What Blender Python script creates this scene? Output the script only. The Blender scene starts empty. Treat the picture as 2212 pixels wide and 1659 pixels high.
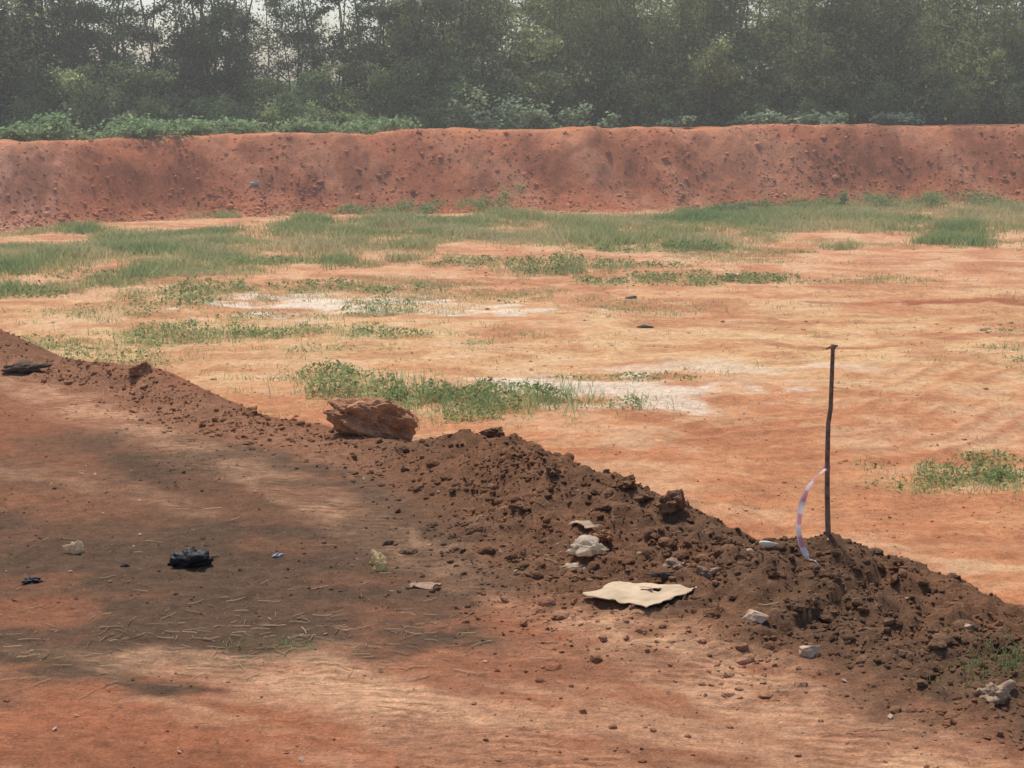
import bpy, math, random, bmesh
import numpy as np
from mathutils import Vector, noise as mnoise
random.seed(5); rng=np.random.default_rng(7)
S=bpy.context.scene

def lin(r,g,b):
    o=[]
    for v in (r,g,b):
        v/=255.
        o.append(v/12.92 if v<=.04045 else ((v+.055)/1.055)**2.4)
    return np.array(o)

# ---------------- noise ----------------
_tabs={}
def vnoise(x,y,seed=0):
    if seed not in _tabs:
        _tabs[seed]=np.random.default_rng(1000+seed).random((256,256))
    T=_tabs[seed]
    xi=np.floor(x).astype(np.int64); yi=np.floor(y).astype(np.int64)
    fx=x-xi; fy=y-yi
    fx=fx*fx*(3-2*fx); fy=fy*fy*(3-2*fy)
    a=T[xi&255,yi&255]; b=T[(xi+1)&255,yi&255]; c=T[xi&255,(yi+1)&255]; d=T[(xi+1)&255,(yi+1)&255]
    return (a*(1-fx)+b*fx)*(1-fy)+(c*(1-fx)+d*fx)*fy
def fbm(x,y,seed=0,o=4):
    s=0;a=.5;t=0
    for i in range(o):
        s=s+a*vnoise(x*2**i+13.7*i,y*2**i+7.1*i,seed+i); t+=a; a*=.5
    return s/t
def sstep(a,b,x):
    t=np.clip((x-a)/(b-a),0,1); return t*t*(3-2*t)
def seg_dist(x,y,pts):
    best=np.full(x.shape,1e9); sg=np.zeros(x.shape); hv=np.zeros(x.shape)
    for i in range(len(pts)-1):
        ax,ay,ah=pts[i]; bx,by,bh=pts[i+1]
        dx,dy=bx-ax,by-ay; L=dx*dx+dy*dy
        t=np.clip(((x-ax)*dx+(y-ay)*dy)/L,0,1)
        d=np.hypot(x-ax-t*dx,y-ay-t*dy)
        s=np.sign(dx*(y-ay)-dy*(x-ax))
        m=d<best
        best=np.where(m,d,best); sg=np.where(m,s,sg); hv=np.where(m,ah+(bh-ah)*t,hv)
    return best,sg,hv
def ell(x,y,cx,cy,rx,ry,soft=.35):
    return 1-sstep(1-soft,1+soft,np.hypot((x-cx)/rx,(y-cy)/ry))

CREST=[(-40,38,.1),(-12,22.5,.3),(-7.5,19.3,.35),(-4.9,18.2,.08),(-3.8,17.7,.16),(-2.43,15.7,.08),(-1.67,15.3,.04),
 (-.87,14.4,.07),(-.19,14.0,.26),(.37,13.0,.23),(1.0,11.95,.20),(1.58,11.1,.10),(2.05,10.7,.27),(2.45,10.5,.15),(3.0,9.75,.03),(4.2,8.7,.1),(8,5.5,.15),(40,-12,.1)]
ARC=[(9,25,.1),(7.4,23.4,.1),(6.2,21.7,.1),(5.4,20.2,.1),(4.2,19.0,.1),(2.2,18.2,.1),(-.2,18.0,.1)]
def foot(x): return np.interp(x,[-60,-20,-13.6,-9.3,-3.4,2.7,7.6,16,60],[34,42,45.6,50.2,52,52.4,54.2,55.4,60])
def ftop(x): return np.interp(x,[-60,-14,-9,-3,3,9,16,60],[1.3,1.34,1.32,1.48,1.52,1.52,1.5,1.5])
def fields(x,y):
    d,sg,hc=seg_dist(x,y,CREST)
    return d*sg,hc
def wside(x): return np.interp(x,[-3,-1.4,-.6,.3,2.2],[.3,.35,.85,1.2,1.1])
def ruts(x,y):
    d,_,_=seg_dist(x,y,ARC)
    nn=fbm(x*.6,y*.6,51,4)
    return np.sin(d*15+7*nn)*(1-sstep(1.0,2.4,d))*sstep(.38,.55,fbm(x*.7,y*.7,52,3))
def height(x,y,sd=None,hc=None):
    x=np.asarray(x,float); y=np.asarray(y,float)
    if sd is None: sd,hc=fields(x,y)
    fb=fbm(x*.18,y*.18,3,3)-.5
    plat=.06*(fbm(x*.5,y*.5,9,3)-.5)+.03*(fbm(x*3,y*3,11,4)-.5)+.016*(fbm(x*11,y*11,12,2)-.5)
    field=-.9+.26*fb+.09*(fbm(x*.8,y*.8,14,4)-.5)+.05*(fbm(x*2.6,y*2.6,15,4)-.5)+.010*ruts(x,y)
    S1=sstep(-.1,1.8,sd)
    z=plat*(1-S1)+field*S1
    w=np.where(sd<0,wside(x),.7)
    z=z+hc*np.exp(-(sd/w)**2)
    z=z+.62*np.exp(-(((x+7.0)/1.7)**2+((y-18.6)/1.5)**2))
    rough=np.exp(-((sd+.35)/(wside(x)*1.2))**2)*np.interp(x,[-3,-.9,-.3],[.6,.6,1])
    l1=1-np.abs(2*fbm(x*1.7,y*1.7,21,4)-1); l2=np.abs(2*fbm(x*5,y*5,25,4)-1)
    z=z+rough*(.15*(l1-.75)+.11*(l2-.2)+.035*(vnoise(x*13,y*13,28)-.5)+.024*(vnoise(x*27,y*27,29)-.5))
    z=z+np.exp(-((sd-2.2)/1.3)**2)*.08*(fbm(x*4,y*4,23,3)-.5)*2
    yf=foot(x)+.7*(fbm(x*.5,y*0+3,31,3)-.5)
    tp=ftop(x)+.16*(fbm(x*.45,y*0+9,33,4)-.5)+.06*(vnoise(x*3,y*.5,34)-.5)
    t=(y-yf)/3.4
    up=np.clip(t,0,1); up=up-.06*np.sin(up*math.pi*2)
    back=np.clip((y-yf-3.4-2.2)/3.5,0,1)
    rill=.26*(fbm(x*.9+(y-yf)*.35,y*.12,36,4)-.5)+.20*(fbm(x*1.6,y*1.1,38,4)-.5)+.12*(fbm(x*5,y*3.5,39,3)-.5)
    face=np.clip(t*3,0,1)*np.clip((1.15-t)*4,0,1)
    return z+(1-back)*((tp+.9)*up)+back+rill*face

TR1=[(-9,20,.5),(-4.5,16.8,.5),(-2.83,14.7,.45),(-1.66,13.0,.35),(-.93,11.7,.3),(-.27,10.7,.3),(.5,9.7,.35),(1.26,8.6,.42),(1.84,7.7,.5),(3.5,5,.5)]
TR2=[(-2.1,9.2,.2),(-1.5,9.0,.3),(-1.05,8.75,.4),(-.41,8.17,.4),(.04,7.5,.4),(.5,6,.4)]
TR3=[(-6,14.5,.3),(-3.4,13.3,.3),(-2.6,12.7,.2),(-2.3,12.2,.15)]
TR4=[(-2.3,15.2,.2),(-1.3,13.8,.25),(-.6,12.4,.2),(.1,11.2,.2),(.5,10.6,.15)]
def bandmask(x,y):
    c=np.interp(x,[-30,-12.5,-6,0,7,14,30],[36,38.8,42.4,45.6,47.5,48.0,52])
    h=np.interp(x,[-30,-12.5,-6,0,4,8,14,30],[4,5.0,7.0,5.6,4.6,6.2,7.4,6])
    n=fbm(x*.25,y*.35,41,4)-.5; n2=fbm(x*.55,y*.28,42,4); n3=fbm(x*.9,y*.6,43,4)
    q=np.abs(y-c)/h+n*2.4+(n3-.5)*1.0
    m=(1-sstep(.6,1.15,q))*(.2+.8*sstep(.36,.52,n2))
    return m*(1-sstep(-.6,.9,y-foot(x)))
PATCH=[(1.05,36.2,1.0,.8,1,.6),(2.6,36.8,.9,.5,.6,.22),(3.3,34.3,1.5,.9,.7,.2),(4.8,34.4,.8,.6,.6,.18),(3.6,40.5,2.0,.7,.8,.18),
 (-2.27,29.5,.6,.4,.9,.36),(-5.9,32.4,.9,.8,.6,.24),(-3.4,33.2,1.9,.9,.4,.14),(-7.2,29.6,1.0,.6,.5,.2),(-5.1,27.2,1.4,.8,.8,.26),(-3.2,27.4,1.3,.7,.5,.14),
 (-1.8,26.7,.8,.4,.7,.15),(-.5,26.0,.3,.25,.8,.1),(-2.7,22.8,.6,.5,.65,.2),(-1.95,21.9,.7,.6,.85,.3),(-.15,20.9,1.3,.8,1,.28),(-1.0,21.2,.6,.5,.9,.26),
 (4.65,17.3,.75,.5,.8,.16),(5.6,17.1,.9,.6,.8,.2),(5.2,18.2,.4,.3,.7,.12),(3.9,17.8,.35,.2,.5,.08),(-9.3,32.3,1.0,.7,.6,.18),(-8.6,35.5,1.2,.7,.4,.12),(7.8,25.6,.7,.5,.5,.12),(8.4,27.6,.8,.4,.3,.1),(7.6,24.2,.5,.4,.5,.14),
 (-7.5,26.0,1.3,.9,.5,.14),(-5.6,24.6,1.0,.6,.4,.12),(-1.0,37.6,1.2,.7,.4,.15),(-5.5,37.5,1.0,.5,.5,.15),(1.5,22.9,.9,.4,.25,.06),(2.0,30.0,.7,.3,.25,.06),(-.2,31.0,.5,.3,.25,.06),(-6.3,30.9,.8,.5,.35,.1),(-3.0,25.5,1,.5,.35,.1),(5.8,33.8,.6,.3,.3,.1),(-4.3,29.2,.9,.4,.4,.12)]
def patchmask(x,y):
    m=np.zeros(np.shape(x)); n=(fbm(x*1.3,y*1.3,45,3)-.5)
    for (cx,cy,rx,ry,d,h) in PATCH:
        u=np.hypot((x-cx)/rx,(y-cy)/ry)+n*1.6
        m=np.maximum(m,(1-sstep(.7,1.1,u))*d)
    return m

RED=lin(168,115,85); DARK=lin(107,84,66); LIGHT=lin(206,160,124); WIN=lin(120,91,69)
ORG=lin(212,150,106); TAN=lin(224,180,130); WHT=lin(238,220,196); BERM=lin(184,113,80); BERML=lin(206,146,112)
def mix(a,b,m): return a*(1-m[...,None])+b*m[...,None]
def soil(x,y,sd=None,hc=None,track=False):
    x=np.asarray(x,float); y=np.asarray(y,float)
    if sd is None: sd,hc=fields(x,y)
    n1=fbm(x*.6,y*.6,51,4); n2=fbm(x*2.2,y*2.8,55,5); n3=fbm(x*1.0,y*5,58,4); n4=fbm(x*1.3,y*1.7,59,5); n5=fbm(x*6,y*7,57,3)
    E=np.ones(x.shape)[...,None]
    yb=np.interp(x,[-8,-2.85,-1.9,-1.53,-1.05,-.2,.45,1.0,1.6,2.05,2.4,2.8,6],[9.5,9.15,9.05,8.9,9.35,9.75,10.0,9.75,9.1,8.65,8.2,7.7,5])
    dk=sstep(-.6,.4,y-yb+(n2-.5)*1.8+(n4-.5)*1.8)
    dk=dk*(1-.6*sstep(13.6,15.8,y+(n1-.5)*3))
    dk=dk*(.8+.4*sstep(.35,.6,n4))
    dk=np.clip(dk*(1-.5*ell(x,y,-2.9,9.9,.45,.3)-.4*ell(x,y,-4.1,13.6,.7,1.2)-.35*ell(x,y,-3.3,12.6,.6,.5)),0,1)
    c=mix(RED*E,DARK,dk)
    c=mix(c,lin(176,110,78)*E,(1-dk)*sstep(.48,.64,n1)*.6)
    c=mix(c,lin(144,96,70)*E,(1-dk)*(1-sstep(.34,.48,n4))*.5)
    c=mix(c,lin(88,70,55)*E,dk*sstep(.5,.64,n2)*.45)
    trk=np.zeros(x.shape)
    for tr,am in ((TR1,.8),(TR2,.9),(TR3,.4),(TR4,.35)):
        d,_,w=seg_dist(x,y,tr)
        q=(1-sstep(.4,1.3,d/w+(n2-.5)*1.8+(n5-.5)*.8))
        m=q*am*(.4+.7*sstep(.4,.6,n2))
        c=mix(c,LIGHT,np.clip(m,0,1)*(1-.5*dk)); trk=np.maximum(trk,q*am)
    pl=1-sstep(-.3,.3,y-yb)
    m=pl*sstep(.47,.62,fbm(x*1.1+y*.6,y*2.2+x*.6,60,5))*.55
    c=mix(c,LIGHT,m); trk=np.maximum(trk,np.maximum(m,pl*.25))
    wm=(1-sstep(.5,1.1,np.abs(sd+.4)/(wside(x)*1.3)+(n2-.5)*.9))
    win=mix(WIN*E,lin(148,104,76),sstep(.45,.7,n1)*.55)
    win=mix(win,lin(94,72,56)*E,sstep(.48,.62,n2)*.45)
    win=mix(win,lin(160,116,88)*E,1-sstep(-1.8,-.5,x))
    c=mix(c,win,wm*.95)
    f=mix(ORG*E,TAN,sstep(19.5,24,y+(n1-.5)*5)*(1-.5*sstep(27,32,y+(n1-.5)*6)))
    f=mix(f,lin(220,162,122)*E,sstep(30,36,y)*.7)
    f=mix(f,lin(192,126,88)*E,sstep(.5,.66,n1)*.5)
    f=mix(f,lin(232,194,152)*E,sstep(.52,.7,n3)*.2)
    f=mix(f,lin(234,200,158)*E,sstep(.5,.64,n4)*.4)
    f=mix(f,lin(176,112,78)*E,(1-sstep(.3,.44,n3))*.22)
    f=mix(f,lin(182,120,86)*E,(1-sstep(.34,.46,n4))*.45)
    f=mix(f,lin(176,114,82)*E,sstep(.54,.66,n2)*.3)
    f=mix(f,lin(186,124,88)*E,np.exp(-((sd-1.6)/1.3)**2)*.6)
    for (cx,cy,rx,ry,am) in [(-2.9,30.4,2.2,1.3,.9),(-.9,29.7,1.8,.7,.7),(1.5,22.0,1.7,1.0,.75),(-4.3,31.5,1.4,.6,.6),(.3,22.6,.8,.5,.5),(3.0,23.6,1.6,.5,.4)]:
        u=np.hypot((x-cx)/rx,(y-cy)/ry)
        f=mix(f,WHT*E,(1-sstep(.4,1.15,u+(fbm(x*1.8,y*2.6,63,5)-.5)*3))*am)
    for (cx,cy,rx,ry,am) in [(9.0,31.2,2.2,.5,.9),(6.4,31.0,.9,.4,.7),(4.5,25.8,2.0,.3,.6),(7,27.2,2,.4,.6),(2.2,22.9,1.6,.25,.35),(5.6,28.8,1.3,.3,.5),(.5,33,2,.8,.45),(-1.5,34.5,2.5,.6,.45)]:
        u=np.hypot((x-cx)/rx,(y-cy)/ry)
        f=mix(f,lin(174,104,72)*E,(1-sstep(.4,1.2,u+(n2-.5)*2.6))*am)
    f=mix(f,lin(178,114,80)*E,np.clip(ruts(x,y),0,1)*.5)
    gm=np.maximum(bandmask(x,y)*.8,patchmask(x,y)*.75)
    f=mix(f,lin(158,146,94)*E,gm*.6)
    fm=sstep(.2,1.1,sd+(n2-.5)*.8)
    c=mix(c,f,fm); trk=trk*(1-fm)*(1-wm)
    t=(y-foot(x))/3.4
    b=mix(BERM*E,BERML,sstep(.42,.7,fbm(x*.5+t*1.3,y*.3,66,4))*.6)
    b=mix(b,lin(228,174,144)*E,ell(x,y,-15.2,47.5,2.4,4,.5)*.6)
    b=mix(b,lin(146,88,62)*E,sstep(.46,.64,fbm(x*1.6,y*.9,69,5))*.6)
    b=mix(b,lin(212,140,100)*E,sstep(.85,1.05,t)*.7)
    c=mix(c,b,sstep(-.25,.12,t+(n2-.5)*.25))
    c=mix(c,lin(80,92,50)*E,sstep(1.7,2.2,t))
    c=c*(.80+.40*n2)[...,None]
    return (c,trk) if track else c

# ---------------- mesh helpers ----------------
def make_mesh(name,V,F,col=None,mat=None,smooth=False,parent=None,alpha=None):
    V=np.ascontiguousarray(V,dtype=np.float32); F=np.ascontiguousarray(F,dtype=np.int32)
    me=bpy.data.meshes.new(name); n=F.shape[1]
    me.vertices.add(len(V)); me.vertices.foreach_set('co',V.ravel())
    me.loops.add(F.size); me.loops.foreach_set('vertex_index',F.ravel())
    me.polygons.add(len(F))
    me.polygons.foreach_set('loop_start',np.arange(0,F.size,n,dtype=np.int32))
    me.polygons.foreach_set('use_smooth',np.full(len(F),smooth,dtype=bool))
    me.update(calc_edges=True)
    if col is not None:
        a=me.color_attributes.new('Col','FLOAT_COLOR','POINT')
        cc=np.zeros((len(V),4),np.float32); cc[:,:3]=col
        if alpha is not None: cc[:,3]=alpha
        a.data.foreach_set('color',cc.ravel())
    if mat: me.materials.append(mat)
    ob=bpy.data.objects.new(name,me); S.collection.objects.link(ob)
    if parent: ob.parent=parent
    return ob
def new_mat(name):
    m=bpy.data.materials.new(name); m.use_nodes=True
    nt=m.node_tree; nt.nodes.clear()
    return m,nt,nt.nodes.new('ShaderNodeOutputMaterial')
def N(nt,t,**k):
    n=nt.nodes.new(t)
    for a,b in k.items():
        if a in n.inputs.keys(): n.inputs[a].default_value=b
        else: setattr(n,a,b)
    return n
def mat_soil(name):
    m,nt,out=new_mat(name); L=nt.links.new
    at=N(nt,'ShaderNodeAttribute',attribute_name='Col')
    tc=N(nt,'ShaderNodeTexCoord')
    n1=N(nt,'ShaderNodeTexNoise',Scale=9.,Detail=7.,Roughness=.75); L(tc.outputs['Object'],n1.inputs['Vector'])
    n2=N(nt,'ShaderNodeTexNoise',Scale=60.,Detail=4.,Roughness=.8); L(tc.outputs['Object'],n2.inputs['Vector'])
    mp=N(nt,'ShaderNodeMapping'); mp.inputs['Scale'].default_value=(5.,20,4); mp.inputs['Rotation'].default_value=(0,0,.12)
    L(tc.outputs['Object'],mp.inputs['Vector'])
    n3=N(nt,'ShaderNodeTexNoise',Scale=1.3,Detail=8.,Roughness=.8,Distortion=.4); L(mp.outputs[0],n3.inputs['Vector'])
    def rg(src,a,b,c,d):
        r=N(nt,'ShaderNodeMapRange'); L(src,r.inputs[0])
        for i,v in enumerate((a,b,c,d)): r.inputs[i+1].default_value=v
        return r.outputs[0]
    def mm(op,a,b):
        x=N(nt,'ShaderNodeMath',operation=op)
        for i,v in enumerate((a,b)):
            if isinstance(v,(int,float)): x.inputs[i].default_value=v
            else: L(v,x.inputs[i])
        return x.outputs[0]
    mp2=N(nt,'ShaderNodeMapping'); mp2.inputs['Rotation'].default_value=(0,0,.22); L(tc.outputs['Object'],mp2.inputs['Vector'])
    wv=N(nt,'ShaderNodeTexWave',wave_type='BANDS',bands_direction='Y'); L(mp2.outputs[0],wv.inputs['Vector'])
    wv.inputs['Scale'].default_value=3.4; wv.inputs['Distortion'].default_value=5.; wv.inputs['Detail'].default_value=5; wv.inputs['Detail Scale'].default_value=2.5; wv.inputs['Detail Roughness'].default_value=.75
    nb=N(nt,'ShaderNodeTexNoise',Scale=2.2,Detail=3.); L(tc.outputs['Object'],nb.inputs['Vector'])
    r1=rg(n1.outputs[0],.3,.7,.68,1.32); r2=rg(n2.outputs[0],.3,.7,.66,1.34)
    tr=at.outputs['Alpha']
    sw=mm('MULTIPLY',mm('SUBTRACT',rg(n3.outputs[0],.38,.62,0,1),.5),mm('ADD',mm('MULTIPLY',tr,.5),.08))
    cl=mm('MULTIPLY',mm('MULTIPLY',mm('SUBTRACT',wv.outputs[1],.5),tr),rg(nb.outputs[0],.45,.6,0,.5))
    b=mm('MULTIPLY',mm('MULTIPLY',r1,r2),mm('ADD',mm('ADD',sw,cl),1.0))
    vm=N(nt,'ShaderNodeVectorMath',operation='SCALE'); L(at.outputs['Color'],vm.inputs[0]); L(b,vm.inputs['Scale'])
    vo=N(nt,'ShaderNodeTexVoronoi',Scale=34.); L(tc.outputs['Object'],vo.inputs['Vector'])
    sep=N(nt,'ShaderNodeSeparateColor'); L(vo.outputs['Color'],sep.inputs[0])
    g=mm('MULTIPLY',mm('MULTIPLY',rg(sep.outputs[0],.93,.95,0,1),rg(vo.outputs['Distance'],.18,.32,1,0)),.4)
    mx=N(nt,'ShaderNodeMix',data_type='RGBA'); L(g,mx.inputs[0]); L(vm.outputs[0],mx.inputs[6]); mx.inputs[7].default_value=(.5,.36,.25,1)
    bs=N(nt,'ShaderNodeBsdfPrincipled',Roughness=.95); bs.inputs['Specular IOR Level'].default_value=.08
    L(mx.outputs[2],bs.inputs['Base Color'])
    hgt=mm('ADD',mm('ADD',n1.outputs[0],mm('MULTIPLY',n3.outputs[0],.3)),mm('ADD',mm('MULTIPLY',n2.outputs[0],.5),mm('MULTIPLY',cl,.45)))
    bp=N(nt,'ShaderNodeBump',Strength=.75,Distance=.05); L(hgt,bp.inputs['Height'])
    L(bp.outputs[0],bs.inputs['Normal']); L(bs.outputs[0],out.inputs[0])
    return m
def mat_leaf(name,trans=.35,objvar=0.):
    m,nt,out=new_mat(name); L=nt.links.new
    at=N(nt,'ShaderNodeAttribute',attribute_name='Col'); col=at.outputs['Color']
    if objvar:
        oi=N(nt,'ShaderNodeObjectInfo'); r=N(nt,'ShaderNodeMapRange'); L(oi.outputs['Random'],r.inputs[0])
        r.inputs[3].default_value=1-objvar; r.inputs[4].default_value=1+objvar
        vm=N(nt,'ShaderNodeVectorMath',operation='SCALE'); L(col,vm.inputs[0]); L(r.outputs[0],vm.inputs['Scale']); col=vm.outputs[0]
    d=N(nt,'ShaderNodeBsdfDiffuse'); L(col,d.inputs['Color'])
    t=N(nt,'ShaderNodeBsdfTranslucent'); L(col,t.inputs['Color'])
    ms=N(nt,'ShaderNodeMixShader'); ms.inputs[0].default_value=trans
    L(d.outputs[0],ms.inputs[1]); L(t.outputs[0],ms.inputs[2]); L(ms.outputs[0],out.inputs[0])
    return m
def mat_plain(name,c,rough=.8,spec=.3,nscale=20,var=.25,bump=.3,dist=.01,trans=0,c2=None):
    m,nt,out=new_mat(name); L=nt.links.new
    tc=N(nt,'ShaderNodeTexCoord'); n=N(nt,'ShaderNodeTexNoise',Scale=float(nscale),Detail=6.,Roughness=.65); L(tc.outputs['Object'],n.inputs['Vector'])
    mx=N(nt,'ShaderNodeMix',data_type='RGBA')
    r=N(nt,'ShaderNodeMapRange'); L(n.outputs[0],r.inputs[0]); r.inputs[1].default_value=.35; r.inputs[2].default_value=.65
    L(r.outputs[0],mx.inputs[0])
    a=[v*(1-var) for v in c] if c2 is None else list(c2); b=[min(1,v*(1+var)) for v in c]
    mx.inputs[6].default_value=(*a,1); mx.inputs[7].default_value=(*b,1)
    bs=N(nt,'ShaderNodeBsdfPrincipled',Roughness=rough); bs.inputs['Specular IOR Level'].default_value=spec
    L(mx.outputs[2],bs.inputs['Base Color'])
    bp=N(nt,'ShaderNodeBump',Strength=bump,Distance=dist); L(n.outputs[0],bp.inputs['Height']); L(bp.outputs[0],bs.inputs['Normal'])
    if trans:
        t=N(nt,'ShaderNodeBsdfTranslucent'); L(mx.outputs[2],t.inputs[0])
        m1=N(nt,'ShaderNodeMixShader'); m1.inputs[0].default_value=trans; L(bs.outputs[0],m1.inputs[1]); L(t.outputs[0],m1.inputs[2]); L(m1.outputs[0],out.inputs[0])
    else: L(bs.outputs[0],out.inputs[0])
    return m

M_SOIL=mat_soil('laterite_soil')
M_LEAF=mat_leaf('tree_leaves',.45,.2); M_GRASS=mat_leaf('grass_blades',.4); M_WEED=mat_leaf('weed_leaves',.35)
M_BARK=mat_plain('bark',(.20,.17,.13),.9,.1,8,.35,.5,.02)

# ---------------- terrain ----------------
ys=[-10.]
while ys[-1]<900:
    y=ys[-1]
    if y<6: d=.4
    elif y<15: d=max(.018,(y*y)/3800)
    elif y<60: d=.085
    elif y<75: d=.5
    else: d=(y-60)*.12
    ys.append(y+d)
ys=np.array(ys)
inner=np.arange(-.34,.3401,.00105)
o=[.34]
while o[-1]<12: o.append(o[-1]*1.07+.001)
o=np.array(o[1:])
us=np.concatenate([-o[::-1],inner,o])
Y,U=np.meshgrid(ys,us,indexing='ij'); X=U*(Y+14)
sd,hc=fields(X,Y)
Z=height(X,Y,sd,hc); C,TK=soil(X,Y,sd,hc,True)
r,c=X.shape
idx=np.arange(r*c).reshape(r,c)
F=np.stack([idx[:-1,:-1],idx[:-1,1:],idx[1:,1:],idx[1:,:-1]],-1).reshape(-1,4)
make_mesh('ground',np.stack([X,Y,Z],-1).reshape(-1,3),F,C.reshape(-1,3),M_SOIL,True,None,TK.ravel())
def gz(x,y): return float(height(np.array([float(x)]),np.array([float(y)]))[0])

# ---------------- clods / stones ----------------
def ico(sub):
    bm=bmesh.new(); bmesh.ops.create_icosphere(bm,subdivisions=sub,radius=1)
    v=np.array([x.co[:] for x in bm.verts]); f=np.array([[a.index for a in x.verts] for x in bm.faces]); bm.free(); return v,f
ICO1,ICO2,ICO3,ICO5=ico(1),ico(2),ico(3),ico(5)
def rotmats(n):
    q=rng.normal(size=(n,4)); q/=np.linalg.norm(q,axis=1)[:,None]
    w,x,y,z=q.T
    return np.stack([1-2*(y*y+z*z),2*(x*y-z*w),2*(x*z+y*w),2*(x*y+z*w),1-2*(x*x+z*z),2*(y*z-x*w),2*(x*z-y*w),2*(y*z+x*w),1-2*(x*x+y*y)],-1).reshape(n,3,3)
def rocks(name,P,R,col,base=ICO1,jit=.25,flat=.7,sink=.3,mat=M_SOIL,smooth=False):
    v,f=base; n=len(P)
    V=np.repeat(v[None],n,0)*(1+rng.normal(size=(n,len(v),1))*jit*.6)
    V=V*rng.uniform(.6,1.25,(n,1,3))
    V=np.einsum('nij,nkj->nki',rotmats(n),V)
    V[:,:,2]*=flat
    V*=R[:,None,None]
    V+=P[:,None,:]; V[:,:,2]+=(R*flat*(1-sink*2))[:,None]*.6
    Fc=(f[None]+(np.arange(n)*len(v))[:,None,None]).reshape(-1,3)
    cc=np.repeat(col[:,None,:],len(v),1).reshape(-1,3)
    return make_mesh(name,V.reshape(-1,3),Fc,cc,mat,smooth)
def scatter_region(n,x0,x1,y0,y1,prob):
    xs=[];yv=[];tot=0
    while tot<n:
        x=rng.uniform(x0,x1,n*2); y=rng.uniform(y0,y1,n*2)
        k=rng.random(n*2)<prob(x,y)
        xs.append(x[k]); yv.append(y[k]); tot+=k.sum()
    return np.concatenate(xs)[:n],np.concatenate(yv)[:n]
def pr_w(x,y):
    s,_=fields(x,y)
    return np.exp(-((s+.35)/(wside(x)*1.15))**2)*np.where(s>.9,0,1)*(.3+.7*sstep(.4,.6,fbm(x*1.5,y*1.5,71,3)))*np.interp(x,[-3,-.8],[.5,1])
x,y=scatter_region(20000,-8,6,6,21,pr_w)
R=np.clip(rng.lognormal(-4.75,.6,20000),.004,.045)
rocks('soil_clods',np.stack([x,y,height(x,y)],-1),R,soil(x,y)*rng.uniform(.8,1.35,(20000,1)),ICO1,.25,.7,.35)
x,y=scatter_region(170,-4,5,8,16,pr_w)
R=np.clip(rng.lognormal(-3.3,.4,170),.025,.07)
rocks('soil_lumps',np.stack([x,y,height(x,y)],-1),R,soil(x,y)*rng.uniform(.9,1.3,(170,1)),ICO3,.07,.65,.5)
x,y=scatter_region(16000,-8,9,6.5,26,lambda x,y:.12+.88*sstep(.48,.62,fbm(x*.8,y*.8,75,4)))
R=np.clip(rng.lognormal(-5.3,.55,16000),.003,.02)
rocks('gravel',np.stack([x,y,height(x,y)],-1),R,soil(x,y)*rng.uniform(.6,1.5,(16000,1)),ICO1)
x,y=scatter_region(2600,-14,14,13,50,lambda x,y:(fields(x,y)[0]>.8)*(.05+.95*sstep(.55,.68,fbm(x*.5,y*.5,76,4))+1.0*np.exp(-((fields(x,y)[0]-1.8)/1)**2)))
R=np.clip(rng.lognormal(-4.1,.5,2600),.008,.055)
rocks('field_stones',np.stack([x,y,height(x,y)],-1),R,soil(x,y)*rng.uniform(.65,1.25,(2600,1)),ICO1,.25,.6,.4)
def pr_b(x,y):
    t=(y-foot(x))/3.4
    return np.where((t>-.25)&(t<1.05),.25+.75*np.exp(-((t-0.05)/.3)**2),0)*(.3+.7*sstep(.4,.6,fbm(x*.6,y*.6,77,3)))
x,y=scatter_region(12000,-24,24,42,60,pr_b)
R=np.clip(rng.lognormal(-3.6,.5,12000),.012,.19)
rocks('embankment_rubble',np.stack([x,y,height(x,y)],-1),R,(soil(x,y)*.7+.4*BERML)*rng.uniform(.6,1.35,(12000,1)),ICO1,.3,.7,.5)

# ---------------- grass ----------------
def blades(name,x,y,h,w,col,lean=.45,per=5,spread=.06,mat=M_GRASS):
    n=len(x)*per
    X=np.repeat(x,per)+rng.normal(size=n)*spread; Yy=np.repeat(y,per)+rng.normal(size=n)*spread
    Zz=height(X,Yy)-.01
    H=np.repeat(h,per)*rng.uniform(.5,1.15,n); a=rng.uniform(0,2*math.pi,n); b=rng.uniform(0,2*math.pi,n)
    l=rng.uniform(.1,1,n)*lean*H
    px,py=np.cos(a)*w/2,np.sin(a)*w/2; lx,ly=np.cos(b)*l,np.sin(b)*l
    v0=np.stack([X-px,Yy-py,Zz],-1); v1=np.stack([X+px,Yy+py,Zz],-1)
    v2=np.stack([X+lx*.4+px*.7,Yy+ly*.4+py*.7,Zz+H*.6],-1); v3=np.stack([X+lx*.4-px*.7,Yy+ly*.4-py*.7,Zz+H*.6],-1)
    v4=np.stack([X+lx,Yy+ly,Zz+H],-1)
    V=np.stack([v0,v1,v2,v3,v4],1).reshape(-1,3)
    k=(np.arange(n)*5)[:,None,None]
    Ft=(np.array([[0,1,2],[0,2,3],[3,2,4]])[None]+k).reshape(-1,3)
    cc=np.repeat(np.repeat(col,per,0)*rng.uniform(.7,1.3,(n,1)),5,0)
    return make_mesh(name,V,Ft,cc,mat)
G1=np.array([.42,.45,.21]); G2=np.array([.56,.51,.28]); G3=np.array([.29,.38,.16])
def gcol(x,y):
    n=fbm(x*.35,y*.5,81,4); c=mix(G1*np.ones((len(x),3)),G2,sstep(.45,.7,n)); c=mix(c,G3*np.ones((len(x),3)),1-sstep(.28,.48,n)); return c
x,y=scatter_region(56000,-26,26,31,58,lambda x,y:bandmask(x,y)*(.12+.88*sstep(.42,.6,fbm(x*.9,y*.9,83,3))))
h=.05+.34*fbm(x*.6,y*.6,85,3)**1.5*rng.uniform(.3,1.7,len(x))
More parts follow.
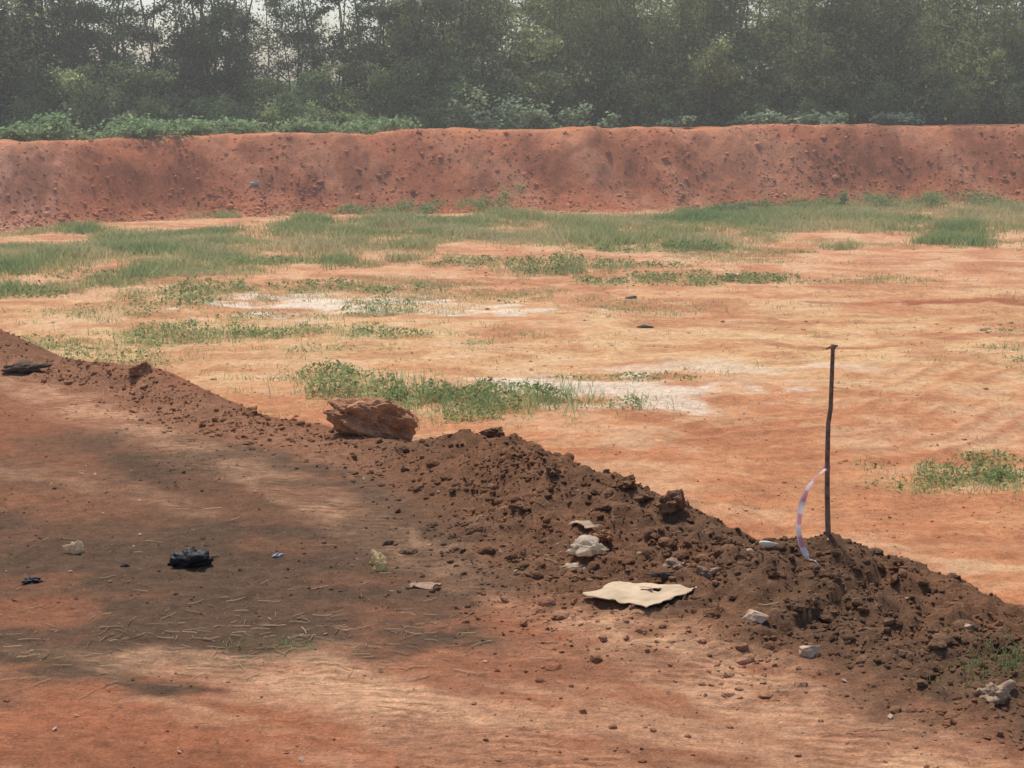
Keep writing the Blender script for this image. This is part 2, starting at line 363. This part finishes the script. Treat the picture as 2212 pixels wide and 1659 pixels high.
blades('field_grass',x,y,h,.018,gcol(x,y),1.2,6,.13)
x,y=scatter_region(6500,-14,14,18,46,lambda x,y:.02+.98*sstep(.52,.68,fbm(x*.4,y*.5,87,3))*(fields(x,y)[0]>1.6)*sstep(20,34,y-x*.6))
blades('sparse_grass',x,y,rng.uniform(.02,.10,len(x)),.012,gcol(x,y)*.95,1.3,9,.11)
def leaves(name,P,size,col,mat=M_WEED,up=.5,aspect=.5):
    n=len(P)
    nrm=rng.normal(size=(n,3)); nrm[:,2]=np.abs(nrm[:,2])+up; nrm/=np.linalg.norm(nrm,axis=1)[:,None]
    t=rng.normal(size=(n,3)); t-=nrm*(t*nrm).sum(1)[:,None]; t/=np.linalg.norm(t,axis=1)[:,None]
    b=np.cross(nrm,t); L=size[:,None]
    V=np.stack([P-t*L*.5,P+b*L*aspect*.5+nrm*L*.08,P+t*L*.5,P-b*L*aspect*.5+nrm*L*.08],1).reshape(-1,3)
    return make_mesh(name,V,np.arange(n*4).reshape(n,4),np.repeat(col,4,0),mat)
PX=[];SZ=[];CL=[]
WG=np.array([.28,.37,.17])
for (cx,cy,rx,ry,d,h) in PATCH:
    n=int(3800*rx*ry*d*2.2*(1.6 if cy<24 else 1))
    x=cx+rng.uniform(-1.6,1.6,n)*rx; y=cy+rng.uniform(-1.6,1.6,n)*ry
    nn=fbm(x*1.3,y*1.3,45,3)-.5
    u=np.hypot((x-cx)/rx,(y-cy)/ry)+nn*1.6
    lump=fbm(x*3.2,y*3.2,91,3)
    k=(rng.random(n)<(1-sstep(.4,1.25,u))*(.12+1.1*sstep(.4,.58,lump))); x,y,u,lump=x[k],y[k],u[k],lump[k]
    hh=h*np.clip(1.1-u*.8,.12,1)*(.3+1.7*np.clip(lump-.2,0,1))
    z=height(x,y)+hh*rng.random(len(x))**.6
    PX.append(np.stack([x,y,z],-1)); SZ.append(rng.uniform(.03,.07,len(x))*(1.0 if cy<30 else 1.35))
    CL.append(WG*rng.uniform(.45,1.4,(len(x),1))+np.array([.06,.03,0])*rng.random((len(x),1)))
leaves('weed_patches',np.concatenate(PX),np.concatenate(SZ),np.concatenate(CL))
gx=[];gy=[];gh=[]
for (cx,cy,rx,ry,d,h) in PATCH:
    n=int(110*rx*ry*d*(1.5 if cy<24 else 1)); gx.append(cx+rng.normal(size=n)*rx*.65); gy.append(cy+rng.normal(size=n)*ry*.65); gh.append(np.full(n,h*.7)*rng.uniform(.3,1.2,n))
gx=np.concatenate(gx);gy=np.concatenate(gy);gh=np.concatenate(gh)
blades('weed_grass',gx,gy,gh+.03,.010,np.repeat((WG*1.2)[None],len(gx),0),1.,6,.08)
def clumps(name,L_,size,col,up=.3,asp=.55,dens=1):
    P=[];Sz=[];Cc=[]
    for (cx,cy,r,h) in L_:
        n=int(900*r*r*dens+200)
        sub=rng.normal(size=(max(3,int(r*8)),3))*np.array([r*.5,r*.4,h*.2])+np.array([cx,cy,h*.5])
        k=rng.integers(0,len(sub),n); p=sub[k]+rng.normal(size=(n,3))*np.array([r*.22,r*.22,h*.2])
        g=height(p[:,0],p[:,1]); p[:,2]=np.abs(p[:,2])+g
        P.append(p); Sz.append(size*rng.uniform(.6,1.4,n)); Cc.append(np.array(col)*rng.uniform(.55,1.35,(n,1)))
    return leaves(name,np.concatenate(P),np.concatenate(Sz),np.concatenate(Cc),M_WEED,up,asp)
clumps('embankment_shrubs',[(-.6,51.4,.5,.6),(-1.4,51.6,.6,.45),(-2.3,51.4,.7,.35),(-3.6,51.2,.7,.4),(-4.6,50.8,.7,.3),(-.1,51.2,.4,.65),(9.5,53.8,.7,.4),(11.3,53.8,.9,.4),(13,54.1,.8,.45),(8,53.4,.6,.3),(10.4,53.4,.35,.6),(15,54.3,1,.4),(6.5,52.8,.6,.25)],.07,(.29,.39,.18),.3,.5,1.2)
clumps('broadleaf_plants',[(-1.6,58.8,.8,1.1),(-.3,58.9,.9,1.2),(.9,58.8,.8,.9),(1.9,59,.6,.8),(3.3,59.2,.5,.6),(8.6,60,1,.4),(11,60.2,1,.4),(13.5,60.2,1,.4),(5.5,59.5,.6,.4)],.15,(.36,.46,.29),1.2,.7,.9)
clumps('creeper_plants',[(-15,50.7,1.2,.5),(-13.6,51.5,.9,.8),(-12,52.6,1.3,.5),(-10.4,54.5,1.2,.5),(-8.8,55.6,1.0,.5),(-7.2,57.0,1.3,.4),(-5.2,57.5,1.2,.5),(-16.5,49.6,1.2,.5),(-18,48.8,1.2,.6)],.13,(.32,.44,.22),.8,.7,1.2)

# ---------------- trees ----------------
def tube(path,rad,k=5):
    path=np.array(path); V=[];Fc=[]
    for i,p in enumerate(path):
        d=path[min(i+1,len(path)-1)]-path[max(i-1,0)]; d=d/(np.linalg.norm(d)+1e-9)
        a=np.cross(d,[.3,.9,.1]); a/=np.linalg.norm(a)+1e-9; b=np.cross(d,a)
        for j in range(k):
            an=2*math.pi*j/k; V.append(p+(a*math.cos(an)+b*math.sin(an))*rad[i])
        if i:
            for j in range(k):
                q=(i-1)*k; Fc.append([q+j,q+(j+1)%k,q+k+(j+1)%k,q+k+j])
    return np.array(V),np.array(Fc)
def build_tree(seed,H,stems,spread,start,nleaf,lsize,col,droop=.2,limbs=11,tight=1.,r0s=(.05,.09)):
    r=np.random.default_rng(seed); VV=[];FF=[];off=0;tips=[]
    def add(path,rad,k=5):
        nonlocal off
        v,f=tube(path,rad,k); VV.append(v); FF.append(f+off); off+=len(v)
    for s in range(stems):
        a=r.uniform(0,6.28); lean=r.uniform(.03,.22)
        path=[np.array([math.cos(a)*.15*s,math.sin(a)*.15*s,-.2])]; hs=H*r.uniform(.75,1)
        seg=9
        for i in range(1,seg+1):
            path.append(path[-1]+np.array([math.cos(a)*lean+r.normal()*.08,math.sin(a)*lean+r.normal()*.08,1])*hs/seg)
        r0=r.uniform(*r0s); add(path,[r0*(1-.85*i/seg) for i in range(seg+1)],6)
        for b in range(limbs):
            f=r.uniform(start,.98); i=f*seg; i0=int(i); p=path[i0]+(path[min(i0+1,seg)]-path[i0])*(i-i0)
            an=r.uniform(0,6.28); ln=spread*(1.15-f*.75)*r.uniform(.5,1.1)
            el=r.uniform(.25,1.0)
            bp=[p]
            for q in range(4):
                bp.append(bp[-1]+np.array([math.cos(an)+r.normal()*.2,math.sin(an)+r.normal()*.2,el-droop*q])*ln/4)
            add(bp,[.03,.022,.016,.01,.005],4)
            for q in (1,2,3,4):
                for w in range(3):
                    tips.append((bp[q]+r.normal(size=3)*.18*ln*.6,ln*r.uniform(.13,.28)*tight))
                    e=tips[-1][0]; add([bp[q],(bp[q]+e)/2+r.normal(size=3)*.04,e],[.01,.007,.004],3)
    V=np.concatenate(VV); Fq=np.concatenate(FF)
    tc=np.array([t[0] for t in tips]); tr=np.array([t[1] for t in tips])
    k=r.integers(0,len(tips),nleaf)
    P=tc[k]+r.normal(size=(nleaf,3))*tr[k][:,None]*np.array([1,1,.7])
    P[:,2]=np.maximum(P[:,2],.05)
    tv=r.uniform(.55,1.45,len(tips))[k]
    nrm=r.normal(size=(nleaf,3)); nrm[:,2]=np.abs(nrm[:,2])+.4; nrm/=np.linalg.norm(nrm,axis=1)[:,None]
    t=r.normal(size=(nleaf,3)); t[:,2]-=.5; t-=nrm*(t*nrm).sum(1)[:,None]; t/=np.linalg.norm(t,axis=1)[:,None]
    b=np.cross(nrm,t); L=(lsize*r.uniform(.6,1.4,nleaf))[:,None]
    LV=np.stack([P-t*L*.5,P-b*L*.2,P+t*L*.5,P+b*L*.2],1).reshape(-1,3)
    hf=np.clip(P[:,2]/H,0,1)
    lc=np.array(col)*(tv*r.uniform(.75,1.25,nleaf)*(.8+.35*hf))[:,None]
    V2=np.concatenate([V,LV]); F2=np.concatenate([Fq,np.arange(nleaf*4).reshape(-1,4)+len(V)])
    me=bpy.data.meshes.new('tree_mesh')
    me.vertices.add(len(V2)); me.vertices.foreach_set('co',V2.astype(np.float32).ravel())
    me.loops.add(F2.size); me.loops.foreach_set('vertex_index',F2.astype(np.int32).ravel())
    me.polygons.add(len(F2)); me.polygons.foreach_set('loop_start',np.arange(0,F2.size,4,dtype=np.int32))
    me.materials.append(M_BARK); me.materials.append(M_LEAF)
    mi=np.ones(len(F2),np.int32); mi[:len(Fq)]=0; me.polygons.foreach_set('material_index',mi)
    me.update(calc_edges=True)
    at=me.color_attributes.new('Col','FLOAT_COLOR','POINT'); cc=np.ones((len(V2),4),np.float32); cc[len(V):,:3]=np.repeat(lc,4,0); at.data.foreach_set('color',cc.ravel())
    return me
def emp(name):
    e=bpy.data.objects.new(name,None); S.collection.objects.link(e); return e
tl=emp('tree_line'); bl=emp('bushes')
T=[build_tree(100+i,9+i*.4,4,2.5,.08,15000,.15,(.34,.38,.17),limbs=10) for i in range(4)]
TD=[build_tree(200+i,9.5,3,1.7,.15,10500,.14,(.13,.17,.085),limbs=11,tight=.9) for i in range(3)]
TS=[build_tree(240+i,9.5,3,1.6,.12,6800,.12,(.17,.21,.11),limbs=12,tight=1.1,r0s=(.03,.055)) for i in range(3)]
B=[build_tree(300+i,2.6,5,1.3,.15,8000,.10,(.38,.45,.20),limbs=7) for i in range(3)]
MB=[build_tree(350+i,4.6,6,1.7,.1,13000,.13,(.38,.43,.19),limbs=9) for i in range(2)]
def place(me,x,y,s,par,nm):
    o=bpy.data.objects.new(nm,me); S.collection.objects.link(o); o.parent=par
    o.location=(x,y,gz(x,y)-.1); o.rotation_euler=(0,0,random.uniform(0,6.28)); o.scale=(s,s,s*random.uniform(.9,1.1))
xx=-3.5
while xx<34:
    for row in range(3):
        place(random.choice(T),xx+random.uniform(-.8,.8)+row*.6,64.5+row*3.2+random.uniform(-1,1),random.uniform(.85,1.15),tl,'tree')
    xx+=2.3
for x_ in np.arange(-38,-18,2.4):
    for row in range(3): place(random.choice(T),x_+random.uniform(-.8,.8),62+row*3+random.uniform(-1,1),random.uniform(.9,1.2),tl,'tree')
for x_,s in [(-19,1),(-18.0,1),(-17.0,1.1),(-15.8,1.),(-12.0,1.),(-11.2,1.1),(-10.4,1.),(-6.2,1.1),(-5.2,1.)]:
    place(random.choice(TD),x_,65+random.uniform(-1,1.5),s,tl,'tree')
for x_ in (-18,-16.4,-11.4,-5.4,-4.4):
    place(random.choice(TD),x_,67.5,1.05,tl,'tree')
for x_ in (-14.2,-13.0,-9.3,-8.1,-7.2):
    place(random.choice(TS),x_,66+random.uniform(-1,1.5),random.uniform(.9,1.05),tl,'tree')
for x_ in np.arange(-34,34,1.6):
    hs=.8+.5*float(fbm(np.array([x_*.3]),np.array([0.]),95,2)[0])
    if x_>-1: hs*=.72
    place(random.choice(B),x_+random.uniform(-.5,.5),61.6+random.uniform(-.4,1.2),hs*random.uniform(.85,1.2),bl,'bush')
    place(random.choice(B),x_+random.uniform(-.5,.5),63.8,hs*1.3,bl,'bush')
for x_ in np.concatenate([np.arange(-4.5,32,3.1),np.arange(-30,-19,3)]):
    place(random.choice(MB),x_+random.uniform(-.8,.8),63.3+random.uniform(-.6,.6),random.uniform(.8,1.25),bl,'bush')

# ---------------- individual objects ----------------
def facet_rock(name,x,y,size,mat,seed,nrm=9,sink=.25,rot=0,tilt=0,rough=.05,z=None,soilcol=None):
    r=np.random.default_rng(seed); v,f=ICO5
    nn=r.normal(size=(nrm+4,3)); nn/=np.linalg.norm(nn,axis=1)[:,None]; dd=r.uniform(.62,.95,len(nn))
    q=(v@nn.T)/dd; rad=1/np.maximum(q.max(1),.75)
    out=v*rad[:,None]
    nz=np.array([mnoise.fractal(Vector(p)*2.2+Vector((seed,0,0)),.8,2.1,6) for p in out])
    out=out*(1+rough*nz*2)[:,None]
    out=out*np.array(size)/2
    ct,st=math.cos(tilt),math.sin(tilt); out=out@np.array([[ct,0,-st],[0,1,0],[st,0,ct]])
    c_,s_=math.cos(rot),math.sin(rot); out=out@np.array([[c_,s_,0],[-s_,c_,0],[0,0,1]])
    g=gz(x,y) if z is None else z
    out=out+np.array([x,y,g+size[2]/2*(1-2*sink)])
    if soilcol is not None: return make_mesh(name,out,f,np.repeat(np.array(soilcol)[None],len(out),0)*(1+.4*nz)[:,None],M_SOIL,False)
    o=make_mesh(name,out-np.array([x,y,g]),f,None,mat,False); o.location=(x,y,g); return o
CL1=lin(196,144,108); CL2=lin(134,100,76)
facet_rock('boulder',-1.30,15.05,(1.0,.5,.46),None,3,14,.2,.05,.24,.13,None,CL1)
for i,(x,y,s,cc) in enumerate([(.82,12.0,.2,CL2),(1.14,11.6,.25,CL2*1.15),(.95,11.85,.17,CL2),(-.15,13.9,.24,CL2*1.1),(.62,11.2,.15,CL1*.8),(-3.85,17.5,.3,CL1*.8),(-2.45,15.7,.16,CL1*.8),(.3,12.5,.14,CL2),(1.4,11.0,.16,CL2),(.05,11.9,.18,CL2*1.1),(-.5,12.9,.12,CL2)]):
    facet_rock('dirt_clod',x,y,(s,s*.8,s*.62),None,20+i,12,.34,i*.7,.1,.13,None,cc)
M_STONE=mat_plain('pale_stone',(.58,.42,.30),.9,.08,14,.25,.6,.01,0,(.36,.24,.165))
for i,(x,y,s) in enumerate([(1.42,9.5,.14),(1.66,9.15,.14),(1.54,10.75,.10),(2.62,9.45,.07),(-2.6,18.9,.14)]):
    facet_rock('pale_stone',x,y,(s*1.15,s*.9,s*.7),M_STONE,50+i,16,.25,i,.1,.03)

def crumpled(name,x,y,size,mat,seed,spikes=0,rot=0,amp=.28,freq=2.2):
    v,f=ICO5; out=[]
    r=np.random.default_rng(seed); sp=[Vector((r.normal(),r.normal(),abs(r.normal())*.5+.15)).normalized() for _ in range(spikes)]
    for p in v:
        P=Vector(p); n1=mnoise.noise(P*freq+Vector((seed,0,0))); n2=abs(mnoise.noise(P*freq*2.3+Vector((0,seed,0)))); n3=abs(mnoise.noise(P*freq*5+Vector((0,0,seed))))
        rad=.8+amp*n1*1.6-amp*1.1*n2-amp*.5*n3
        for s in sp:
            dt=P.dot(s)
            if dt>.86: rad+=((dt-.86)/.14)**1.6*.6
        q=P*rad
        if q.z<-.25: q.z=-.25+(q.z+.25)*.1
        out.append(q[:])
    out=np.array(out)*np.array(size)/2*1.15
    c_,s_=math.cos(rot),math.sin(rot); out=out@np.array([[c_,s_,0],[-s_,c_,0],[0,0,1]])
    o=make_mesh(name,out,f,None,mat,True); o.location=(x,y,gz(x,y)+size[2]*.14); return o
M_BLK=mat_plain('black_plastic',(.024,.023,.023),.55,.25,30,.3,.5,.01)
M_WHT=mat_plain('milky_plastic',(.85,.75,.58),.55,.2,18,.1,.4,.01,.55,(.58,.45,.32))
M_YEL=mat_plain('yellowish_plastic',(.85,.74,.44),.55,.2,14,.12,.4,.01,.5,(.6,.46,.27))
M_TANB=mat_plain('dirty_plastic',(.60,.44,.30),.6,.15,16,.2,.5,.01,.35,(.36,.24,.16))
M_CLOTH=mat_plain('dirty_cloth',(.12,.085,.06),.95,.1,20,.4,.6,.01)
M_BRN=mat_plain('brown_paper',(.32,.21,.14),.9,.1,20,.4,.6,.01)
M_BLUE=mat_plain('pale_blue_plastic',(.42,.46,.50),.5,.4,20,.3,.4,.01)
crumpled('black_plastic_bag',-2.13,10.9,(.31,.2,.18),M_BLK,42,1,.1,.16,1.6)
crumpled('black_plastic_scrap',-3.08,10.55,(.12,.09,.05),M_BLK,5,2)
crumpled('black_plastic_scrap',2.2,31.3,(.26,.16,.06),M_BLK,6,2)
crumpled('black_plastic_scrap',2.17,27.6,(.28,.14,.05),M_BLK,7,1)
crumpled('black_plastic_scrap',1.63,13.6,(.18,.14,.06),M_BLK,8,1)
crumpled('black_plastic_scrap',-2.55,10.85,(.06,.05,.03),M_BLK,9,0)
crumpled('white_plastic_bag',.50,10.9,(.27,.2,.13),M_WHT,12,3,.3)
crumpled('white_plastic_bag',.40,10.72,(.2,.12,.03),M_WHT,13,1,.3)
crumpled('white_plastic_bag',-2.97,11.25,(.11,.09,.13),M_WHT,14,2)
crumpled('yellow_plastic_bag',-.88,10.95,(.11,.1,.13),M_YEL,15,2)
crumpled('yellow_plastic_bag',-.86,10.80,(.10,.08,.14),M_YEL,16,1)
crumpled('dirty_plastic_bag',2.50,8.42,(.19,.14,.14),M_TANB,17,2,.4)
crumpled('dirty_plastic_bag',1.06,10.45,(.17,.12,.10),M_BRN,18,3,.4)
crumpled('dirty_plastic_bag',1.22,10.3,(.12,.08,.09),M_BRN,19,3,.4)
crumpled('dirty_plastic_bag',.6,11.25,(.11,.08,.06),M_BRN,22,2,.9)
crumpled('dirty_cloth',-5.15,17.7,(.4,.25,.13),M_CLOTH,21,3,.2,.2)
crumpled('dirty_cloth',.98,10.3,(.26,.08,.05),M_CLOTH,23,2,.1)
crumpled('dirty_plastic_bag',2.62,12.9,(.17,.1,.07),M_BRN,24,3)
crumpled('pale_blue_scrap',-7.8,52.0,(.22,.15,.15),M_BLUE,25,2)
crumpled('pale_blue_scrap',-1.58,11.1,(.06,.05,.04),M_BLUE,26,2)

def sheet(name,corners,mat,thick,nu=44,nv=24,curl=.03,jag=.02,hole=None,seed=1,lift=.02):
    A,B_,C_,D=[np.array(c,float) for c in corners]
    V=np.zeros((nu+1,nv+1,3))
    for i in range(nu+1):
        for j in range(nv+1):
            u,v=i/nu,j/nv; e=min(u,v,1-u,1-v)
            p=A*(1-u)*(1-v)+B_*u*(1-v)+C_*u*v+D*(1-u)*v
            if e<1e-6: p=p+np.array([mnoise.noise(Vector((p[0]*14,p[1]*14,seed))),mnoise.noise(Vector((p[0]*14,p[1]*14,seed+9)))])*jag
            z=gz(p[0],p[1])+lift+curl*mnoise.noise(Vector((p[0]*4,p[1]*4,seed*3)))+.008*mnoise.noise(Vector((p[0]*16,p[1]*16,seed)))
            V[i,j]=(p[0],p[1],z)
    zz=V[:,:,2]; V[:,:,2]=zz*.35+zz.mean()*.65
    idx=np.arange((nu+1)*(nv+1)).reshape(nu+1,nv+1); Fc=[]
    for i in range(nu):
        for j in range(nv):
            if hole and ((i/nu-hole[0])/hole[2])**2+((j/nv-hole[1])/hole[3])**2<1+.4*math.sin(i*2.1+j): continue
            Fc.append([idx[i,j],idx[i+1,j],idx[i+1,j+1],idx[i,j+1]])
    o=make_mesh(name,V.reshape(-1,3),np.array(Fc),None,mat,True)
    md=o.modifiers.new('thickness','SOLIDIFY'); md.thickness=thick
    return o
M_CARD=mat_plain('cardboard',(.58,.44,.29),.85,.15,5,.12,.25,.01,0,(.47,.35,.22))
sheet('cardboard_sheet',[(.42,10.02),(.80,9.74),(1.16,10.10),(.66,10.26)],M_CARD,.005,hole=(.62,.70,.07,.05),seed=3,lift=.035,jag=.035)
sheet('cardboard_flap',[(.78,10.06),(.86,10.03),(.85,10.10),(.80,10.12)],M_CARD,.004,8,6,.01,.01,None,5,.055)
sheet('paper_scrap',[(.40,11.38),(.52,11.25),(.60,11.36),(.45,11.46)],M_TANB,.003,14,8,.05,.05,None,6,.02)
sheet('bark_scrap',[(-.68,10.42),(-.5,10.35),(-.44,10.45),(-.62,10.52)],M_BRN,.01,12,8,.04,.05,None,7,.02)
M_BOWL=mat_plain('white_ceramic',(.80,.71,.56),.5,.3,12,.1,.1,.003)
bm=bmesh.new(); bmesh.ops.create_uvsphere(bm,u_segments=24,v_segments=14,radius=.07)
bmesh.ops.delete(bm,geom=[v for v in bm.verts if v.co.z>.012 or v.co.x>.035],context='VERTS')
me=bpy.data.meshes.new('broken_bowl'); bm.to_mesh(me); bm.free(); me.materials.append(M_BOWL)
o=bpy.data.objects.new('broken_bowl',me); S.collection.objects.link(o); o.location=(1.66,10.62,gz(1.66,10.62)+.055); o.rotation_euler=(.2,.5,1.5); o.scale=(1,1,.6)
md=o.modifiers.new('thickness','SOLIDIFY'); md.thickness=.005
for p in me.polygons: p.use_smooth=True

# stake with tape
M_WOOD=mat_plain('weathered_stick',(.23,.155,.11),.9,.15,30,.4,.6,.01)
sx,sy=2.03,10.6; g=gz(sx,sy)
zs=np.linspace(g-.15,1.52,15)
path=[(sx-.012*math.sin((z-g)*3.2)-.03*((z-g)/1.2)+(.012 if z>1.1 else 0),sy+.01*math.sin(z*5),z) for z in zs]
v,f=tube(path,[.0185-.0004*i for i in range(15)],9)
tp=np.array(path[-1])
v2,f2=tube([tp+np.array([-.045,0,-.018]),tp+np.array([-.01,0,.0]),tp+np.array([.03,0,.004])],[.004,.009,.006],6)
v3,f3=tube([tp+np.array([0,0,-.01]),tp+np.array([.004,0,.012])],[.02,.017],8)
cb=len(v)+len(v2)+8
cap=np.array([[cb+i for i in (0,1,2,3)],[cb+i for i in (4,5,6,7)],[cb+i for i in (0,3,4,7)]])
V=np.concatenate([v,v2,v3]); Fq=np.concatenate([f,f2+len(v),f3+len(v)+len(v2),cap])
make_mesh('wooden_stake',V,Fq,None,M_WOOD,True)
def mat_tape():
    m,nt,out=new_mat('barrier_tape'); L=nt.links.new
    at=N(nt,'ShaderNodeAttribute',attribute_name='Col')
    bs=N(nt,'ShaderNodeBsdfPrincipled',Roughness=.5); L(at.outputs['Color'],bs.inputs['Base Color'])
    t=N(nt,'ShaderNodeBsdfTranslucent'); L(at.outputs['Color'],t.inputs[0])
    ms=N(nt,'ShaderNodeMixShader'); ms.inputs[0].default_value=.5; L(bs.outputs[0],ms.inputs[1]); L(t.outputs[0],ms.inputs[2]); L(ms.outputs[0],out.inputs[0]); return m
tpts=[(2.02,10.6,.74),(1.985,10.57,.735),(1.93,10.55,.69),(1.875,10.53,.63),(1.84,10.5,.55),(1.82,10.48,.46),(1.81,10.46,.38),(1.82,10.42,.30),(1.85,10.36,.23),(1.885,10.28,.19),(1.90,10.2,.15)]
pp=[]
for i in range(len(tpts)-1):
    for k_ in range(6):
        a,b=np.array(tpts[i]),np.array(tpts[i+1]); p=a+(b-a)*k_/6
        p[2]=max(p[2],gz(p[0],p[1])+.02); pp.append(p)
pp=np.array(pp)
for _ in range(3): pp[1:-1]=(pp[:-2]+pp[1:-1]*2+pp[2:])/4
V=[];cc=[]
for i,p in enumerate(pp):
    d=pp[min(i+1,len(pp)-1)]-pp[max(i-1,0)]; d/=np.linalg.norm(d); tw=.5+1.0*math.sin(i*.13)
    a=np.cross(d,[0,1,0]); a/=np.linalg.norm(a); b=np.cross(d,a); wv=(a*math.cos(tw)+b*math.sin(tw))
    wd=.006+.014*min(1,i/14)
    red=(i//5)%2==0 and i<46
    for s in (-1,-.33,.33,1):
        V.append(p+wv*s*wd); cc.append((.74,.32,.32) if red and s>-.5 else (.84,.77,.74))
Fq=[[i*4+j,i*4+j+1,i*4+j+5,i*4+j+4] for i in range(len(pp)-1) for j in range(3)]
kv=[]
for j in range(13):
    an=j/12*2*math.pi
    for s in (-.012,.012): kv.append((2.006+.022*math.cos(an),10.6+.022*math.sin(an),.738+s+.006*math.sin(an)))
kf=[[j*2,j*2+2,j*2+3,j*2+1] for j in range(12)]
n0=len(V); V=np.concatenate([np.array(V),np.array(kv)]); Fq=np.concatenate([np.array(Fq),np.array(kf)+n0]); cc=np.concatenate([np.array(cc),np.repeat([[.7,.4,.4]],len(kv),0)])
make_mesh('barrier_tape',V,Fq,cc,mat_tape(),True)

# straw and litter flakes
x1,y1=scatter_region(260,-3.5,1.2,8.6,10.3,lambda x,y:np.exp(-((y-9.35)/.5)**2)*np.exp(-((x+1.6)/1.4)**2))
x2,y2=scatter_region(140,-4,3,8,13,lambda x,y:.5+0*x)
x=np.concatenate([x1,x2]); y=np.concatenate([y1,y2]); n=len(x)
a=rng.normal(size=n)*.5+np.where(rng.random(n)<.3,1.2,0); Ln=rng.uniform(.03,.15,n); W=rng.uniform(.001,.0026,n)
P=[];bend=rng.normal(size=n)*.25
for k_ in range(4):
    tt=(k_/3-.5); px=x+np.cos(a+bend*tt)*Ln*tt; py=y+np.sin(a+bend*tt)*Ln*tt
    pz=height(px,py)+.008
    P.append(np.stack([px-np.sin(a)*W,py+np.cos(a)*W,pz],-1)); P.append(np.stack([px+np.sin(a)*W,py-np.cos(a)*W,pz+.004],-1))
V=np.stack(P,1).reshape(-1,3); kk=(np.arange(n)*8)[:,None,None]
Fq=(np.array([[0,1,3,2],[2,3,5,4],[4,5,7,6]])[None]+kk).reshape(-1,4)
make_mesh('straw',V,Fq,np.repeat(np.array([.54,.43,.28])*rng.uniform(.6,1.3,(n,1)),8,0),M_GRASS)
x,y=scatter_region(140,-4,3.2,7.6,14,lambda x,y:(fields(x,y)[0]<.3)*1.)
z=height(x,y)+.008
colr=np.array([[.55,.43,.31],[.3,.2,.13],[.6,.5,.38],[.15,.1,.07]])[rng.choice(4,140,p=[.4,.38,.09,.13])]
leaves('litter_scraps',np.stack([x,y,z],-1),rng.uniform(.015,.05,140),colr,M_WEED,2.5,.6)
x,y=scatter_region(45,-1.9,-.9,8.9,9.7,lambda x,y:np.exp(-((x+1.35)/.3)**2-((y-9.3)/.1)**2))
blades('grass_tuft',x,y,rng.uniform(.02,.06,45),.004,np.repeat([[.3,.42,.16]],45,0),.9,4,.02)
x,y=scatter_region(110,2.2,3.4,8.2,9.4,lambda x,y:np.exp(-((x-2.8)/.3)**2-((y-8.9)/.3)**2))
blades('grass_tuft',x,y,rng.uniform(.03,.1,110),.004,np.repeat([[.24,.36,.13]],110,0),.9,5,.03)

# ---------------- scatter box added to stand in for lens-flare haze ----------------
bm=bmesh.new(); bmesh.ops.create_cube(bm,size=1); me=bpy.data.meshes.new('lens_haze_volume'); bm.to_mesh(me); bm.free()
hz=bpy.data.objects.new('lens_haze_volume',me); S.collection.objects.link(hz); hz.scale=(140,48,16); hz.location=(0,39,6)
m,nt,out=new_mat('lens_haze_volume'); vs=N(nt,'ShaderNodeVolumeScatter',Density=.0031,Anisotropy=.3); vs.inputs['Color'].default_value=(.96,.93,.86,1)
nt.links.new(vs.outputs[0],out.inputs['Volume']); me.materials.append(m)

# ---------------- sky, sun, camera ----------------
el,az=math.radians(60),math.radians(-20)
sun=bpy.data.lights.new('sun','SUN'); sun.energy=3.7; sun.angle=math.radians(7); sun.color=(1,.93,.83)
so=bpy.data.objects.new('sun',sun); S.collection.objects.link(so)
dv=Vector((math.sin(az)*math.cos(el),math.cos(az)*math.cos(el),math.sin(el)))
so.rotation_euler=dv.to_track_quat('Z','Y').to_euler()
w=bpy.data.worlds.new('World'); S.world=w; w.use_nodes=True
nt=w.node_tree; bg=nt.nodes['Background']; sk=nt.nodes.new('ShaderNodeTexSky'); sk.sky_type='NISHITA'; sk.sun_disc=False
sk.sun_elevation=el; sk.sun_rotation=az; sk.dust_density=1.6; sk.air_density=.8; sk.ozone_density=1.5
nt.links.new(sk.outputs[0],bg.inputs[0]); bg.inputs[1].default_value=.15
cam=bpy.data.cameras.new('camera'); co=bpy.data.objects.new('camera',cam); S.collection.objects.link(co); S.camera=co
cam.sensor_width=36; cam.lens=60; cam.clip_end=3000
co.location=(0,0,3.2); co.rotation_euler=(math.radians(90-10.26),0,0)
S.view_settings.view_transform='Standard'; S.view_settings.look='None'; S.view_settings.exposure=0
